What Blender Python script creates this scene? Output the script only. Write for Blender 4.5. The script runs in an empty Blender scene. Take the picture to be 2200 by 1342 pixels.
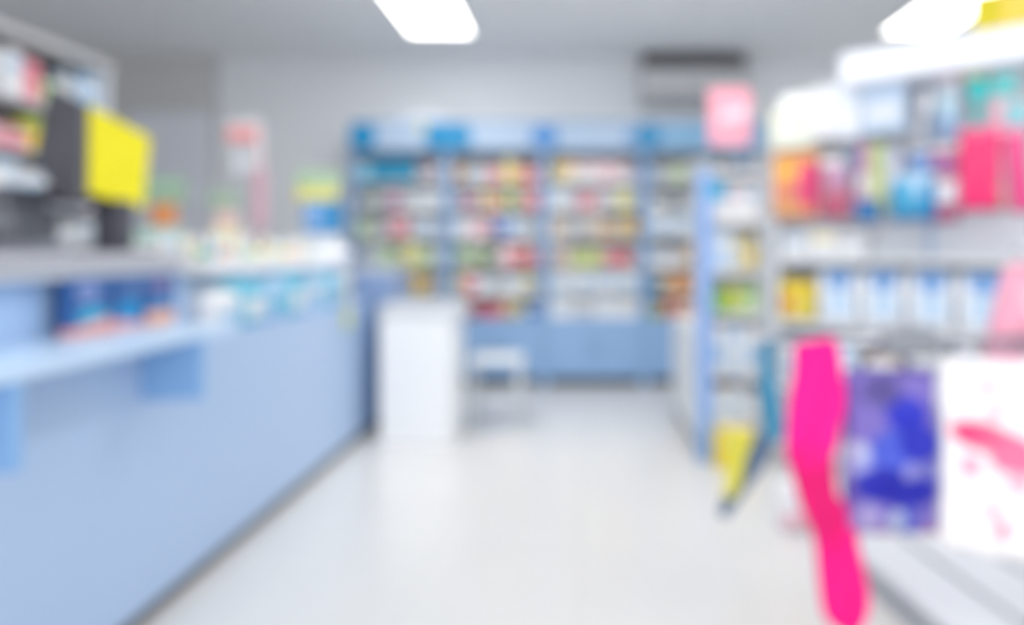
import bpy, bmesh, math, random
from mathutils import Vector, Matrix
random.seed(7)
S = bpy.context.scene
COL = S.collection
R = math.radians
# ------------------------------------------------------------------ camera
EYE = 1.2                    # eye height
F = 1600.0                   # focal length in pixels of the 2200 wide frame
VX, VY = 1247.0, 540.0       # where the level view axis meets the picture
cam = bpy.data.cameras.new('camera'); cam_o = bpy.data.objects.new('camera', cam); COL.objects.link(cam_o)
cam_o.location = (0, 0, EYE); cam_o.rotation_euler = (R(90), 0, 0)
cam.sensor_width = 36; cam.lens = F/2200*36
cam.shift_x = (1100-VX)/2200; cam.shift_y = -(671-VY)/2200
cam.clip_start = .02
cam.dof.use_dof = True; cam.dof.focus_distance = .25; cam.dof.aperture_fstop = 3.05   # lens focused very close: whole shop is soft
S.camera = cam_o
S.view_settings.view_transform = 'Standard'; S.view_settings.look = 'None'
S.view_settings.exposure = 0.36; S.view_settings.gamma = 1; S.view_settings.use_curve_mapping = False
# ------------------------------------------------------------------ light
W = bpy.data.worlds.new('world'); S.world = W; W.use_nodes = True
W.node_tree.nodes['Background'].inputs[0].default_value = (1, .985, .97, 1)     # daylight through the open shop front
W.node_tree.nodes['Background'].inputs[1].default_value = 1.25
LAMP = 5.0
def area(name, loc, rot, sx, sy, power, col=(.93, .96, 1)):
    l = bpy.data.lights.new(name, 'AREA'); l.shape = 'RECTANGLE'; l.size = sx; l.size_y = sy; l.energy = power; l.color = col
    o = bpy.data.objects.new(name, l); COL.objects.link(o); o.location = loc; o.rotation_euler = rot
    return o
area('shopfront_daylight', (-.3, -2.7, 1.6), (R(90), 0, 0), 7, 2.6, 40, (1, .985, .97))

# ------------------------------------------------------------------ materials
def lin(c):
    return tuple(((v/255)/12.92 if v/255 <= .04045 else ((v/255+.055)/1.055)**2.4) for v in c[:3])+(1,)
_m = {}
def mat(c, rough=.5, metal=0, emit=0, alpha=None, bump=0, scale=60, coat=0):
    key = (tuple(c), rough, metal, emit, alpha, bump, scale, coat)
    if key in _m: return _m[key]
    m = bpy.data.materials.new('finish_%d_%d_%d' % tuple(c[:3])); m.use_nodes = True
    nt = m.node_tree; b = nt.nodes['Principled BSDF']
    b.inputs['Base Color'].default_value = lin(c); b.inputs['Roughness'].default_value = rough
    b.inputs['Metallic'].default_value = metal
    if coat: b.inputs['Coat Weight'].default_value = coat
    tc = nt.nodes.new('ShaderNodeTexCoord'); no = nt.nodes.new('ShaderNodeTexNoise'); no.inputs['Scale'].default_value = scale
    nt.links.new(tc.outputs['Object'], no.inputs['Vector'])
    mr = nt.nodes.new('ShaderNodeMapRange'); mr.inputs['To Min'].default_value = max(0, rough-.05); mr.inputs['To Max'].default_value = min(1, rough+.05)
    nt.links.new(no.outputs['Fac'], mr.inputs['Value']); nt.links.new(mr.outputs['Result'], b.inputs['Roughness'])
    if bump:
        bp = nt.nodes.new('ShaderNodeBump'); bp.inputs['Strength'].default_value = bump; bp.inputs['Distance'].default_value = .01
        nt.links.new(no.outputs['Fac'], bp.inputs['Height']); nt.links.new(bp.outputs['Normal'], b.inputs['Normal'])
    if emit:
        b.inputs['Emission Color'].default_value = lin(c); b.inputs['Emission Strength'].default_value = emit
    if alpha is not None:
        b.inputs['Transmission Weight'].default_value = 0; b.inputs['Alpha'].default_value = alpha
    _m[key] = m
    return m
def spots(base, marks, rough=.7, name='print', bump=.2):
    """printed pattern: ellipses (cx, cz, rx, rz, angle, colour) in the object's own x/z"""
    m = bpy.data.materials.new(name); m.use_nodes = True; nt = m.node_tree; b = nt.nodes['Principled BSDF']
    b.inputs['Roughness'].default_value = rough
    tc = nt.nodes.new('ShaderNodeTexCoord')
    prev = None
    for (cx, cz, rx, rz, ang, col) in marks:
        mp = nt.nodes.new('ShaderNodeMapping'); mp.vector_type = 'TEXTURE'
        mp.inputs['Location'].default_value = (cx, 0, cz); mp.inputs['Rotation'].default_value = (0, R(ang), 0)
        mp.inputs['Scale'].default_value = (rx, 1000, rz)
        nt.links.new(tc.outputs['Object'], mp.inputs['Vector'])
        ln = nt.nodes.new('ShaderNodeVectorMath'); ln.operation = 'LENGTH'; nt.links.new(mp.outputs['Vector'], ln.inputs[0])
        rr = nt.nodes.new('ShaderNodeMapRange'); rr.inputs['From Min'].default_value = .85; rr.inputs['From Max'].default_value = 1.15
        rr.inputs['To Min'].default_value = 1; rr.inputs['To Max'].default_value = 0
        nt.links.new(ln.outputs['Value'], rr.inputs['Value'])
        mx = nt.nodes.new('ShaderNodeMix'); mx.data_type = 'RGBA'
        nt.links.new(rr.outputs['Result'], mx.inputs[0])
        if prev is None: mx.inputs[6].default_value = lin(base)
        else: nt.links.new(prev, mx.inputs[6])
        mx.inputs[7].default_value = lin(col); prev = mx.outputs[2]
    nt.links.new(prev, b.inputs['Base Color'])
    return m
def floor_mat():
    m = bpy.data.materials.new('polished_floor_tiles'); m.use_nodes = True; nt = m.node_tree; b = nt.nodes['Principled BSDF']
    tc = nt.nodes.new('ShaderNodeTexCoord'); br = nt.nodes.new('ShaderNodeTexBrick')
    br.offset = 0; br.inputs['Color1'].default_value = lin((220, 220, 219)); br.inputs['Color2'].default_value = lin((217, 218, 218))
    br.inputs['Mortar'].default_value = lin((206, 207, 207)); br.inputs['Scale'].default_value = 1
    br.inputs['Brick Width'].default_value = .6; br.inputs['Row Height'].default_value = .6; br.inputs['Mortar Size'].default_value = .003
    nt.links.new(tc.outputs['Object'], br.inputs['Vector']); nt.links.new(br.outputs['Color'], b.inputs['Base Color'])
    no = nt.nodes.new('ShaderNodeTexNoise'); no.inputs['Scale'].default_value = 3
    nt.links.new(tc.outputs['Object'], no.inputs['Vector'])
    mr = nt.nodes.new('ShaderNodeMapRange'); mr.inputs['To Min'].default_value = .16; mr.inputs['To Max'].default_value = .28
    nt.links.new(no.outputs['Fac'], mr.inputs['Value']); nt.links.new(mr.outputs['Result'], b.inputs['Roughness'])
    return m
# ------------------------------------------------------------------ mesh helpers
class MB:
    def __init__(s): s.bm = bmesh.new()
    def box(s, x0, x1, y0, y1, z0, z1, bev=0):
        c = Vector(((x0+x1)/2, (y0+y1)/2, (z0+z1)/2))
        g = bmesh.ops.create_cube(s.bm, size=1, matrix=Matrix.Translation(c) @ Matrix.Diagonal((abs(x1-x0), abs(y1-y0), abs(z1-z0), 1)))
        if bev:
            es = list({e for v in g['verts'] for e in v.link_edges})
            bmesh.ops.bevel(s.bm, geom=es, offset=bev, segments=2, affect='EDGES', profile=.6)
        return s
    def poly(s, pts, th):
        """closed outline of world points given thickness along a vector"""
        a = [s.bm.verts.new(p) for p in pts]; b = [s.bm.verts.new(Vector(p)+Vector(th)) for p in pts]; n = len(pts)
        s.bm.faces.new(a); s.bm.faces.new(b[::-1])
        for i in range(n): s.bm.faces.new((a[i], b[i], b[(i+1) % n], a[(i+1) % n]))
        return s
    def lathe(s, prof, c=(0, 0, 0), seg=20, sx=1, sy=1, axis='z'):
        rings = []
        for r, z in prof:
            ring = []
            for i in range(seg):
                a = 2*math.pi*i/seg; p = (r*math.cos(a)*sx, r*math.sin(a)*sy, z)
                if axis == 'y': p = (p[0], p[2], p[1])
                if axis == 'x': p = (p[2], p[0], p[1])
                ring.append(s.bm.verts.new((c[0]+p[0], c[1]+p[1], c[2]+p[2])))
            rings.append(ring)
        for a, b in zip(rings, rings[1:]):
            for i in range(seg): s.bm.faces.new((a[i], a[(i+1) % seg], b[(i+1) % seg], b[i]))
        s.bm.faces.new(rings[0][::-1]); s.bm.faces.new(rings[-1])
        return s
    def tube(s, pts, rad, seg=10):
        pts = [Vector(p) for p in pts]; rings = []
        for i, p in enumerate(pts):
            t = (pts[min(i+1, len(pts)-1)]-pts[max(i-1, 0)]).normalized()
            up = Vector((0, 0, 1)) if abs(t.z) < .9 else Vector((1, 0, 0))
            a = t.cross(up).normalized(); b = t.cross(a)
            r = rad[i] if isinstance(rad, (list, tuple)) else rad
            rings.append([s.bm.verts.new(p+(a*math.cos(2*math.pi*k/seg)+b*math.sin(2*math.pi*k/seg))*r) for k in range(seg)])
        for a, b in zip(rings, rings[1:]):
            for i in range(seg): s.bm.faces.new((a[i], a[(i+1) % seg], b[(i+1) % seg], b[i]))
        s.bm.faces.new(rings[0]); s.bm.faces.new(rings[-1][::-1])
        return s
    def pillow(s, w, h, d, z0=0, nx=12, nz=14, pw=.5, crease=0, taper=0, c=(0, 0)):
        """stuffed bag: flat seams at the rim and a swollen middle"""
        grid = {}
        for side in (-1, 1):
            for i in range(nx+1):
                for j in range(nz+1):
                    u = 2*i/nx-1; v = 2*j/nz-1
                    e = max(0, (1-u*u)*(1-v*v))**pw
                    ww = w/2*(1-taper*(v+1)/2)
                    cr = crease*(math.sin(7*u+3*v+side)+.6*math.sin(11*v-4*u))*e
                    rim = i in (0, nx) or j in (0, nz)
                    if rim and side == 1: grid[side, i, j] = grid[-1, i, j]; continue
                    pin = 1-.04*(1-abs(v))*0 
                    grid[side, i, j] = s.bm.verts.new((c[0]+u*ww*pin, c[1]+side*(d/2*e)+cr, z0+(v+1)/2*h))
            for i in range(nx):
                for j in range(nz):
                    q = [grid[side, i, j], grid[side, i+1, j], grid[side, i+1, j+1], grid[side, i, j+1]]
                    s.bm.faces.new(q if side == -1 else q[::-1])
        return s
    def build(s, name, m, parent=None, smooth=False, loc=None):
        bmesh.ops.recalc_face_normals(s.bm, faces=s.bm.faces)
        me = bpy.data.meshes.new(name); s.bm.to_mesh(me); s.bm.free()
        me.materials.append(m)
        if smooth:
            for p in me.polygons: p.use_smooth = True
        o = bpy.data.objects.new(name, me); COL.objects.link(o)
        if parent: o.parent = parent
        if loc: o.location = loc
        return o
def thing(name, label, cat, loc=(0, 0, 0), rz=0, group=None):
    o = bpy.data.objects.new(name, None); COL.objects.link(o); o.empty_display_size = .05
    o.location = loc; o.rotation_euler = (0, 0, rz); o['label'] = label; o['category'] = cat
    if group: o['group'] = group
    return o
def struct(name, mb, m):
    o = mb.build(name, m); o['kind'] = 'structure'; return o
def at(x, y, Y):
    return Vector(((x-VX)*Y/F, Y, EYE+(VY-y)*Y/F))
# ------------------------------------------------------------------ palette
C = dict(white=(238, 241, 245), cream=(240, 230, 200), yellow=(240, 212, 60), lemon=(232, 224, 120), orange=(236, 162, 100),
         tan=(205, 165, 110), beige=(214, 196, 176), pink=(238, 150, 165), rose=(222, 122, 140), red=(206, 92, 92), maroon=(158, 88, 105),
         mauve=(176, 118, 160), lilac=(190, 170, 215), blue=(70, 120, 200), navy=(50, 70, 120), teal=(20, 150, 190), cyan=(110, 195, 225),
         green=(120, 180, 90), olive=(120, 145, 90), lime=(190, 208, 90), mint=(190, 225, 205), grey=(150, 155, 165), brown=(140, 95, 70),
         peach=(240, 180, 150), silver=(200, 206, 214), skyblue=(170, 205, 238), magenta=(235, 60, 130), turquoise=(40, 205, 205))
C['pale pink'] = (245, 200, 210); C['pale blue'] = (200, 222, 245); C['dark blue'] = (45, 100, 165); C['hot pink'] = (255, 40, 130)
C['pale green'] = (195, 220, 170); C['dark grey'] = (80, 82, 90); C['dark green'] = (95, 140, 110); C['pale yellow'] = (245, 232, 160)
ORD = ['first', 'second', 'third', 'fourth', 'fifth', 'sixth', 'seventh', 'eighth', 'ninth', 'tenth', 'eleventh']
ACC = {'white': 'skyblue', 'cream': 'orange', 'yellow': 'orange', 'pink': 'white', 'red': 'white', 'blue': 'white', 'teal': 'white', 'green': 'white'}
NAMES = {'carton': 'medicine_carton', 'bottle': 'lotion_bottle', 'jar': 'cream_jar', 'tube': 'cream_tube', 'pack': 'wrapped_pack'}
WORD = {'carton': 'carton', 'bottle': 'bottle', 'jar': 'jar', 'tube': 'squeeze tube', 'pack': 'soft pack'}
CAT = {'carton': 'box', 'bottle': 'bottle', 'jar': 'jar', 'tube': 'tube', 'pack': 'pack'}
def product(kind, w, d, h, colour, loc, rz, label, group, acc=None):
    c = C[colour]; a = C[acc or ACC.get(colour, 'white')]
    t = thing(NAMES[kind], label, CAT[kind], loc, rz, group)
    if kind == 'carton':
        MB().box(-w/2, w/2, -d/2, d/2, 0, h, min(w, d, h)*.05).build('body', mat(c, .45), t)
        MB().box(-w*.38, w*.38, -d/2-.0015, -d/2+.001, h*.58, h*.8, .0005).build('printed_label', mat(a, .45), t)
        MB().box(-w*.44, w*.44, -.002, .002, h-.001, h+.0012).build('closing_flap', mat(c, .5), t)
    elif kind == 'bottle':
        r = w/2; k = min(1, d/w)
        MB().lathe([(r*.9, 0), (r, h*.03), (r, h*.62), (r*.85, h*.72), (r*.38, h*.78), (r*.36, h*.84)], sy=k).build('body', mat(c, .3), t, True)
        MB().lathe([(r*.46, h*.84), (r*.46, h*.98), (r*.4, h)]).build('cap', mat(a, .35), t, True)
        MB().lathe([(r*1.012, h*.16), (r*1.012, h*.5)], sy=k).build('printed_label', mat(a, .4), t, True)
    elif kind == 'jar':
        r = w/2
        MB().lathe([(r*.86, 0), (r*.95, h*.06), (r*.95, h*.62), (r*.88, h*.68)]).build('body', mat(c, .3), t, True)
        MB().lathe([(r, h*.66), (r, h*.96), (r*.94, h)]).build('lid', mat(a, .35), t, True)
    elif kind == 'tube':
        r = w/2; bm = MB(); rings = []; n = 16
        for q in range(7):
            f = q/6; z = h*.16+f*h*.84
            rings.append([bm.bm.verts.new((r*math.cos(2*math.pi*i/n), r*.75*(1-f*.93)*math.sin(2*math.pi*i/n), z)) for i in range(n)])
        for p, q in zip(rings, rings[1:]):
            for i in range(n): bm.bm.faces.new((p[i], p[(i+1) % n], q[(i+1) % n], q[i]))
        bm.bm.faces.new(rings[0]); bm.bm.faces.new(rings[-1])
        bm.build('body', mat(c, .35), t, True)
        MB().lathe([(r*.75, 0), (r*.8, h*.02), (r*.7, h*.17)]).build('cap', mat(a, .35), t, True)
    elif kind == 'pack':
        b = MB().box(-w/2, w/2, -d/2, d/2, 0, h, min(w, d)*.22).build('wrapper', mat(c, .3, bump=.15, scale=25), t, True)
        MB().box(-w*.32, w*.32, -d/2-.002, -d/2+.002, h*.2, h*.62, .001).build('printed_panel', mat(a, .35), t)
        MB().box(-w*.36, w*.36, -.003, .003, h-.004, h+.012, .001).build('top_seal', mat(c, .3), t)
    return t
def row(items, x0, x1, place, zs, maxh, where, group, depth=.12, rz=0, fill=1.0):
    """place(s, half_depth) -> (x, y) for the running coordinate s along the shelf"""
    tot = sum(i[2] for i in items); k = (x1-x0)/tot; s = x0
    for n, it in enumerate(items):
        col, kind, w = it[:3]; w2 = w*k; hh = it[3] if len(it) > 3 else random.uniform(.68, .95)
        ww = w2*.94*fill; d = min(depth, ww*1.2) if kind != 'carton' else depth
        if kind in ('bottle', 'jar', 'tube'): d = ww; 
        if kind in ('bottle', 'jar', 'tube') and ww > depth: ww = depth; d = ww
        x, y = place(s+w2/2, d/2)
        pos = ORD[n]+' from left' if len(items) > 1 else 'alone'
        product(kind, ww, d, maxh*hh, col, (x, y, zs), rz, '%s %s, %s %s' % (col, WORD[kind], pos, where), group, it[4] if len(it) > 4 else None)
        s += w2
# ------------------------------------------------------------------ room
XL, XR, YB, YF, H = -5.2, 4.2, 7.1, -3.0, 3.05
struct('floor', MB().box(XL-.1, XR+.1, YF, YB+.1, -.1, 0), floor_mat())
struct('ceiling', MB().box(XL-.1, XR+.1, YF, YB+.1, H, H+.1), mat((250, 252, 255), .9))
struct('wall_back', MB().box(XL-.1, XR+.1, YB, YB+.1, 0, H), mat((233, 237, 243), .85))
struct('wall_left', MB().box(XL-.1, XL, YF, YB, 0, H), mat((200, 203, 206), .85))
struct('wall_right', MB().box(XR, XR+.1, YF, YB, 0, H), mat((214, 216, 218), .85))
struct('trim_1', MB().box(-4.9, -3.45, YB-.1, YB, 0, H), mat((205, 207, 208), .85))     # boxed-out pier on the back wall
struct('baseboard_back', MB().box(XL, XR, YB-.115, YB, 0, .09, .004), mat((170, 175, 182), .6))
# staff door in the back wall
d = MB().box(-4.25, -3.47, YB-.14, YB-.1, 0, 2.5, .006); struct('door_1', d, mat((224, 229, 240), .6))
hd = MB().tube([(-3.6, YB-.14, 1.02), (-3.6, YB-.18, 1.02), (-3.72, YB-.18, 1.02)], .01).build('door_handle', mat((150, 150, 155), .3, 1)); hd.parent = bpy.data.objects['door_1']
# ------------------------------------------------------------------ ceiling lights
def light_panel(x0, y0, label, e=LAMP):
    t = thing('ceiling_light', label, 'ceiling light', (x0+.29, y0+.6, H), 0, 'square lamps in the ceiling')
    b = MB(); w, l = .25, .55
    b.box(-w-.02, w+.02, -l-.02, -l, -.02, 0); b.box(-w-.02, w+.02, l, l+.02, -.02, 0)
    b.box(-w-.02, -w, -l, l, -.02, 0); b.box(w, w+.02, -l, l, -.02, 0)
    b.build('frame', mat((225, 227, 230), .5), t)
    MB().box(-w, w, -l, l, -.014, -.002).build('diffuser', mat((255, 252, 247), .4, emit=e), t)
light_panel(-1.46, 5.12, 'bright rectangular ceiling light above the aisle, left of the two in view')
light_panel(2.5, 5.1, 'bright rectangular ceiling light above the right-hand display shelves')
light_panel(-1.46, 3.7, 'ceiling light above the far service counter, out of view', 14)
light_panel(.5, 3.7, 'ceiling light above the white box stand, out of view', 14)
light_panel(.5, 1.4, 'ceiling light just above the aisle, out of view', 6.5)
light_panel(-1.49, -.6, 'ceiling light behind the viewer on the counter side, out of view', 10)
light_panel(1.6, -.6, 'ceiling light behind the viewer on the aisle side, out of view', 6.5)
# ------------------------------------------------------------------ air conditioner
t = thing('air_conditioner', 'wide wall air conditioner with dark top grille above the back shelves', 'air conditioner', (1.05, YB, 2.58))
MB().box(-.5, .5, -.24, 0, 0, .32, .03).build('housing', mat((196, 199, 203), .5), t)
b = MB()
for k in range(6): b.box(-.46, .46, -.25+k*.03, -.235+k*.03, .32, .44)
b.box(-.47, .47, -.24, -.02, .31, .35)
b.box(-.47, -.45, -.25, -.02, .34, .44); b.box(.45, .47, -.25, -.02, .34, .44)
b.build('top_grille', mat((92, 93, 98), .6), t)
MB().box(-.46, .46, -.262, -.235, .03, .075, .008).build('air_flap', mat((165, 168, 174), .5), t)
# ------------------------------------------------------------------ back wall shelving
YFR = 6.67           # front plane
BAYS = [-2.06, -1.197, -.321, .575, 1.46]
SH = [1.83, 1.585, 1.335, 1.07, .82]          # shelf tops; the cabinet top is the last shelf
CT = .60
BLUE = (144, 181, 224); PBLUE = (154, 187, 224)
bayword = ['first', 'second', 'third', 'fourth']
def shelving(x0, x1, n):
    w = x1-x0
    t = thing('wall_shelving', 'pale blue shelving bay with base cabinet, %s from the left on the back wall' % bayword[n],
              'shelving', ((x0+x1)/2, YFR, 0), 0, 'shelving bays along the back wall')
    h = w/2
    MB().box(-h+.03, h-.03, .36, .38, CT, 2.1).build('back_panel', mat((226, 232, 240), .6), t)
    for s in (-1, 1): MB().box(s*h, s*(h-.036), 0, .38, 0, 2.1, .003).build('side_panel', mat(BLUE, .45), t)
    for z in SH: MB().box(-h+.036, h-.036, .03, .36, z-.022, z, .002).build('shelf', mat((214, 217, 222), .45), t)
    MB().box(-h+.036, h-.036, .02, .38, 2.06, 2.09, .002).build('top_board', mat((150, 160, 178), .5), t)
    MB().box(-h+.036, h-.036, .02, .36, .07, CT, .002).build('cabinet_body', mat(PBLUE, .5), t)
    MB().box(-h+.036, h-.036, .05, .34, 0, .07).build('plinth', mat((48, 48, 54), .6), t)
    for s in (-1, 1):
        a, b = sorted((s*.003, s*(h-.04)))
        dr = MB().box(a, b, .002, .02, .08, CT-.012, .003).build('door', mat((146, 183, 227), .42), t)
        MB().tube([(s*.04, .002, .30), (s*.04, -.018, .31), (s*.04, -.018, .37), (s*.04, .002, .38)], .005, 8).build('handle', mat((120, 135, 160), .3, .8), dr)
for n in range(4): shelving(BAYS[n], BAYS[n+1], n)
t = thing('shelf_header', 'long light blue fascia with bright blue emblems above back wall shelving', 'header', (0, YFR, 2.10))
MB().box(-2.06, 1.64, -.03, .3, 0, .265, .006).build('fascia', mat((180, 202, 228), .4), t)
MB().box(-2.06, 1.64, -.036, -.03, .012, .03).build('trim_strip', mat((120, 170, 215), .4), t)
MB().box(-2.06, 1.64, -.036, -.03, .235, .253).build('trim_strip', mat((120, 170, 215), .4), t)
MB().box(1.30-.9+.2, 1.64, -.034, -.03, .03, .235).build('blue_end_panel', mat((130, 180, 218), .4), t)
def pill(cx, w, h, col, z=.127):
    b = MB(); n = 12; pts = []
    for k in range(n+1): a = -math.pi/2+math.pi*k/n; pts.append((cx+w/2-h/2+math.cos(a)*h/2, -.045, z+math.sin(a)*h/2))
    for k in range(n+1): a = math.pi/2+math.pi*k/n; pts.append((cx-w/2+h/2+math.cos(a)*h/2, -.045, z+math.sin(a)*h/2))
    b.poly(pts, (0, .012, 0)).build('emblem', mat(col, .35), t)
pill(-1.94, .245, .245, (0, 140, 198)); pill(-1.175, .42, .24, (0, 140, 198)); pill(-.32, .25, .17, (70, 140, 212)); pill(.60, .24, .245, (0, 140, 198)); pill(.45, .12, .12, (110, 165, 220))
pill(-1.415, .07, .07, (225, 220, 130), .2)
b = MB(); pts = [(-1.2+.26*math.cos(math.pi*k/14)-.22, 0, .265+.11*math.sin(math.pi*k/14)) for k in range(15)]
b.poly(pts, (0, .02, 0)).build('arched_crest', mat((214, 220, 230), .6), t)

B = 'bottle'; K = 'carton'; J = 'jar'; T = 'tube'; P = 'pack'
BACK = {
 (0, 0): [('cyan', K, .12), ('teal', K, .2, .95, 'dark blue'), ('teal', K, .2, .95, 'dark blue'), ('grey', B, .07), ('mauve', B, .08), ('silver', J, .1)],
 (0, 1): [('grey', B, .08), ('dark green', B, .09), ('silver', J, .09), ('mauve', K, .1), ('silver', K, .14), ('white', K, .15, .7), ('white', T, .07)],
 (0, 2): [('pale green', K, .12), ('silver', B, .1), ('grey', B, .09), ('pink', K, .16, .85), ('silver', J, .1), ('pale blue', K, .15), ('silver', T, .08)],
 (0, 3): [('silver', J, .1), ('white', B, .1), ('pale green', K, .14), ('dark green', B, .09), ('lemon', K, .14), ('pale green', K, .14), ('pale blue', B, .1)],
 (0, 4): [('beige', K, .12), ('silver', B, .1), ('beige', J, .1), ('tan', K, .16, .95), ('yellow', K, .14, .8), ('tan', B, .09), ('grey', B, .1)],
 (0, 5): [('silver', K, .14), ('beige', K, .14), ('pink', K, .12), ('beige', J, .1), ('silver', K, .14)],
 (1, 0): [('cream', B, .1, .9), ('white', B, .1), ('silver', K, .12), ('pink', K, .14, .6), ('lemon', K, .1, .95), ('orange', K, .1, .7), ('rose', K, .14, .6)],
 (1, 1): [('silver', B, .08), ('mauve', K, .14, .7), ('lemon', B, .1, .95), ('orange', K, .14, .6), ('green', K, .09, .95), ('orange', B, .1), ('rose', K, .12)],
 (1, 2): [('white', K, .16, .75), ('pale pink', K, .12), ('pink', B, .1), ('blue', K, .14, .9), ('pale blue', K, .12), ('silver', B, .09), ('silver', T, .07)],
 (1, 3): [('green', B, .12, .95), ('pale green', J, .1), ('olive', K, .1, .9), ('dark green', B, .09), ('pale pink', K, .1), ('red', K, .14, .85), ('pink', J, .1)],
 (1, 4): [('lemon', B, .1), ('pink', K, .12), ('white', K, .16, .7), ('silver', B, .09), ('white', K, .16, .7), ('lemon', B, .1), ('silver', T, .07)],
 (1, 5): [('beige', J, .1), ('maroon', K, .18, .75, 'red'), ('rose', K, .14, .7, 'maroon'), ('tan', K, .12), ('lime', B, .1, .85), ('blue', K, .12)],
 (2, 0): [('yellow', B, .1, .9, 'cream'), ('cream', K, .12, .9), ('white', K, .12, .85, 'red'), ('white', K, .12, .85, 'pink'), ('pale pink', K, .12), ('white', K, .12, .8, 'red'), ('lilac', B, .09)],
 (2, 1): [('white', K, .16, .85), ('pale blue', B, .09), ('pink', K, .14, .7), ('pale pink', B, .1), ('silver', K, .12), ('lemon', K, .12, .8), ('silver', T, .08)],
 (2, 2): [('beige', K, .14), ('silver', B, .1), ('silver', J, .1), ('beige', K, .12), ('tan', K, .12, .6), ('pale yellow', B, .1), ('yellow', B, .09)],
 (2, 3): [('beige', J, .1), ('pale pink', B, .09), ('lime', K, .16, .6), ('lime', K, .14, .65), ('rose', K, .14, .65), ('red', K, .12, .6, 'pink'), ('silver', B, .07)],
 (2, 4): [('white', P, .2, .85), ('white', P, .2, .88), ('pale blue', P, .2, .85, 'white'), ('white', P, .2, .9)],
 (2, 5): [('white', K, .2, .95), ('silver', K, .2, .9), ('white', K, .2, .92, 'pale blue'), ('white', K, .2, .9, 'silver')],
 (3, 0): [('white', B, .09), ('silver', B, .1), ('pale green', K, .12, .7), ('silver', J, .1), ('white', K, .14), ('silver', B, .1), ('grey', J, .1)],
 (3, 1): [('silver', K, .14, .5), ('grey', J, .12, .5), ('silver', K, .14, .45), ('grey', B, .1, .6), ('silver', J, .12), ('grey', K, .14)],
 (3, 2): [('white', P, .2, .95), ('pale blue', P, .2, .9), ('white', P, .2, .92), ('silver', P, .2, .9)],
 (3, 3): [('white', K, .16, .6), ('white', K, .14, .55, 'beige'), ('tan', K, .12, .95), ('white', K, .16, .6), ('silver', J, .12)],
 (3, 4): [('teal', J, .1, .8), ('tan', K, .1, .8), ('orange', K, .1, .85, 'brown'), ('tan', K, .14, .9), ('beige', K, .14), ('silver', B, .1)],
 (3, 5): [('lime', J, .12, .6), ('red', B, .13, .98, 'peach'), ('peach', K, .12, .8), ('beige', K, .14), ('silver', K, .14), ('silver', B, .1)],
}
lev = SH+[CT]
for (bn, rn), items in BACK.items():
    top = (2.06 if rn == 0 else lev[rn-1]-.022)
    z = lev[rn]+.0005
    where = 'on %s shelf down, %s back wall bay' % (ORD[rn], bayword[bn]) if rn < 5 else 'on base cabinet top, %s bay of the back wall' % bayword[bn]
    row(items, BAYS[bn]+.045, BAYS[bn+1]-.045, lambda s, hd: (s, YFR+.045+hd), z, top-z-.012, where, 'goods on the back wall shelving', .13)
# ------------------------------------------------------------------ service counter
CB = (178, 204, 238)
t = thing('service_counter', 'long pale blue service counter with customer ledge along the left side', 'counter', (-1.9, 2.9, 0))
def wb(x0, x1, y0, y1, z0, z1, bev=0): return MB().box(x0+1.9, x1+1.9, y0-2.9, y1-2.9, z0, z1, bev)
wb(-2.3, -1.39, .4, 2.75, .06, .92, .004).build('near_body', mat(CB, .38), t)
wb(-2.3, -1.39, 2.75, 4.95, .06, .876, .004).build('far_body', mat(CB, .38), t)
wb(-2.28, -1.415, .42, 4.93, 0, .06).build('plinth', mat((92, 92, 98), .6), t)
wb(-1.6, -1.2, .4, 2.62, .922, .952, .006).build('customer_ledge', mat((200, 226, 253), .3), t)
for y in (1.578, 2.356):
    wb(-1.39, -1.2, y, y+.028, .73, .922, .003).build('bracket', mat((140, 184, 232), .4), t)
wb(-2.3, -1.52, .4, 2.87, .92, 1.118, .003).build('riser_panel', mat((182, 214, 252), .35), t)
wb(-2.3, -1.45, .4, 2.90, 1.12, 1.15, .005).build('upper_worktop', mat((190, 196, 206), .35), t)
wb(-2.3, -1.62, 2.87, 4.95, .876, 1.10, .003).build('riser_panel', mat((190, 215, 242), .35), t)
wb(-2.3, -1.56, 2.9, 4.97, 1.10, 1.125, .005).build('upper_worktop', mat((232, 236, 242), .35), t)
wb(-1.39, -1.372, 4.86, 4.955, .06, .876, .002).build('corner_trim', mat((100, 140, 190), .4), t)
t = thing('return_cabinet', 'grey-blue cabinet standing behind the far end of the service counter', 'cabinet', (-1.6, 5.35, 0))
MB().box(-.35, .33, -.3, .3, .06, 1.05, .004).build('body', mat((150, 172, 205), .5), t)
MB().box(-.36, .34, -.31, .31, 1.05, 1.08, .004).build('worktop', mat((190, 200, 218), .4), t)
MB().box(-.33, .3, -.28, .28, 0, .06).build('plinth', mat((80, 82, 90), .6), t)
for s in (0, 1):
    dr = MB().box(-.34+s*.335, -.01+s*.335, -.316, -.3, .08, 1.03, .003).build('door', mat((140, 165, 205), .45), t)
    MB().tube([(-.03+s*.08, -.316, .6), (-.03+s*.08, -.335, .6), (-.03+s*.08, -.335, .7), (-.03+s*.08, -.316, .7)], .005, 8).build('handle', mat((120, 130, 150), .3, .8), dr)
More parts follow.
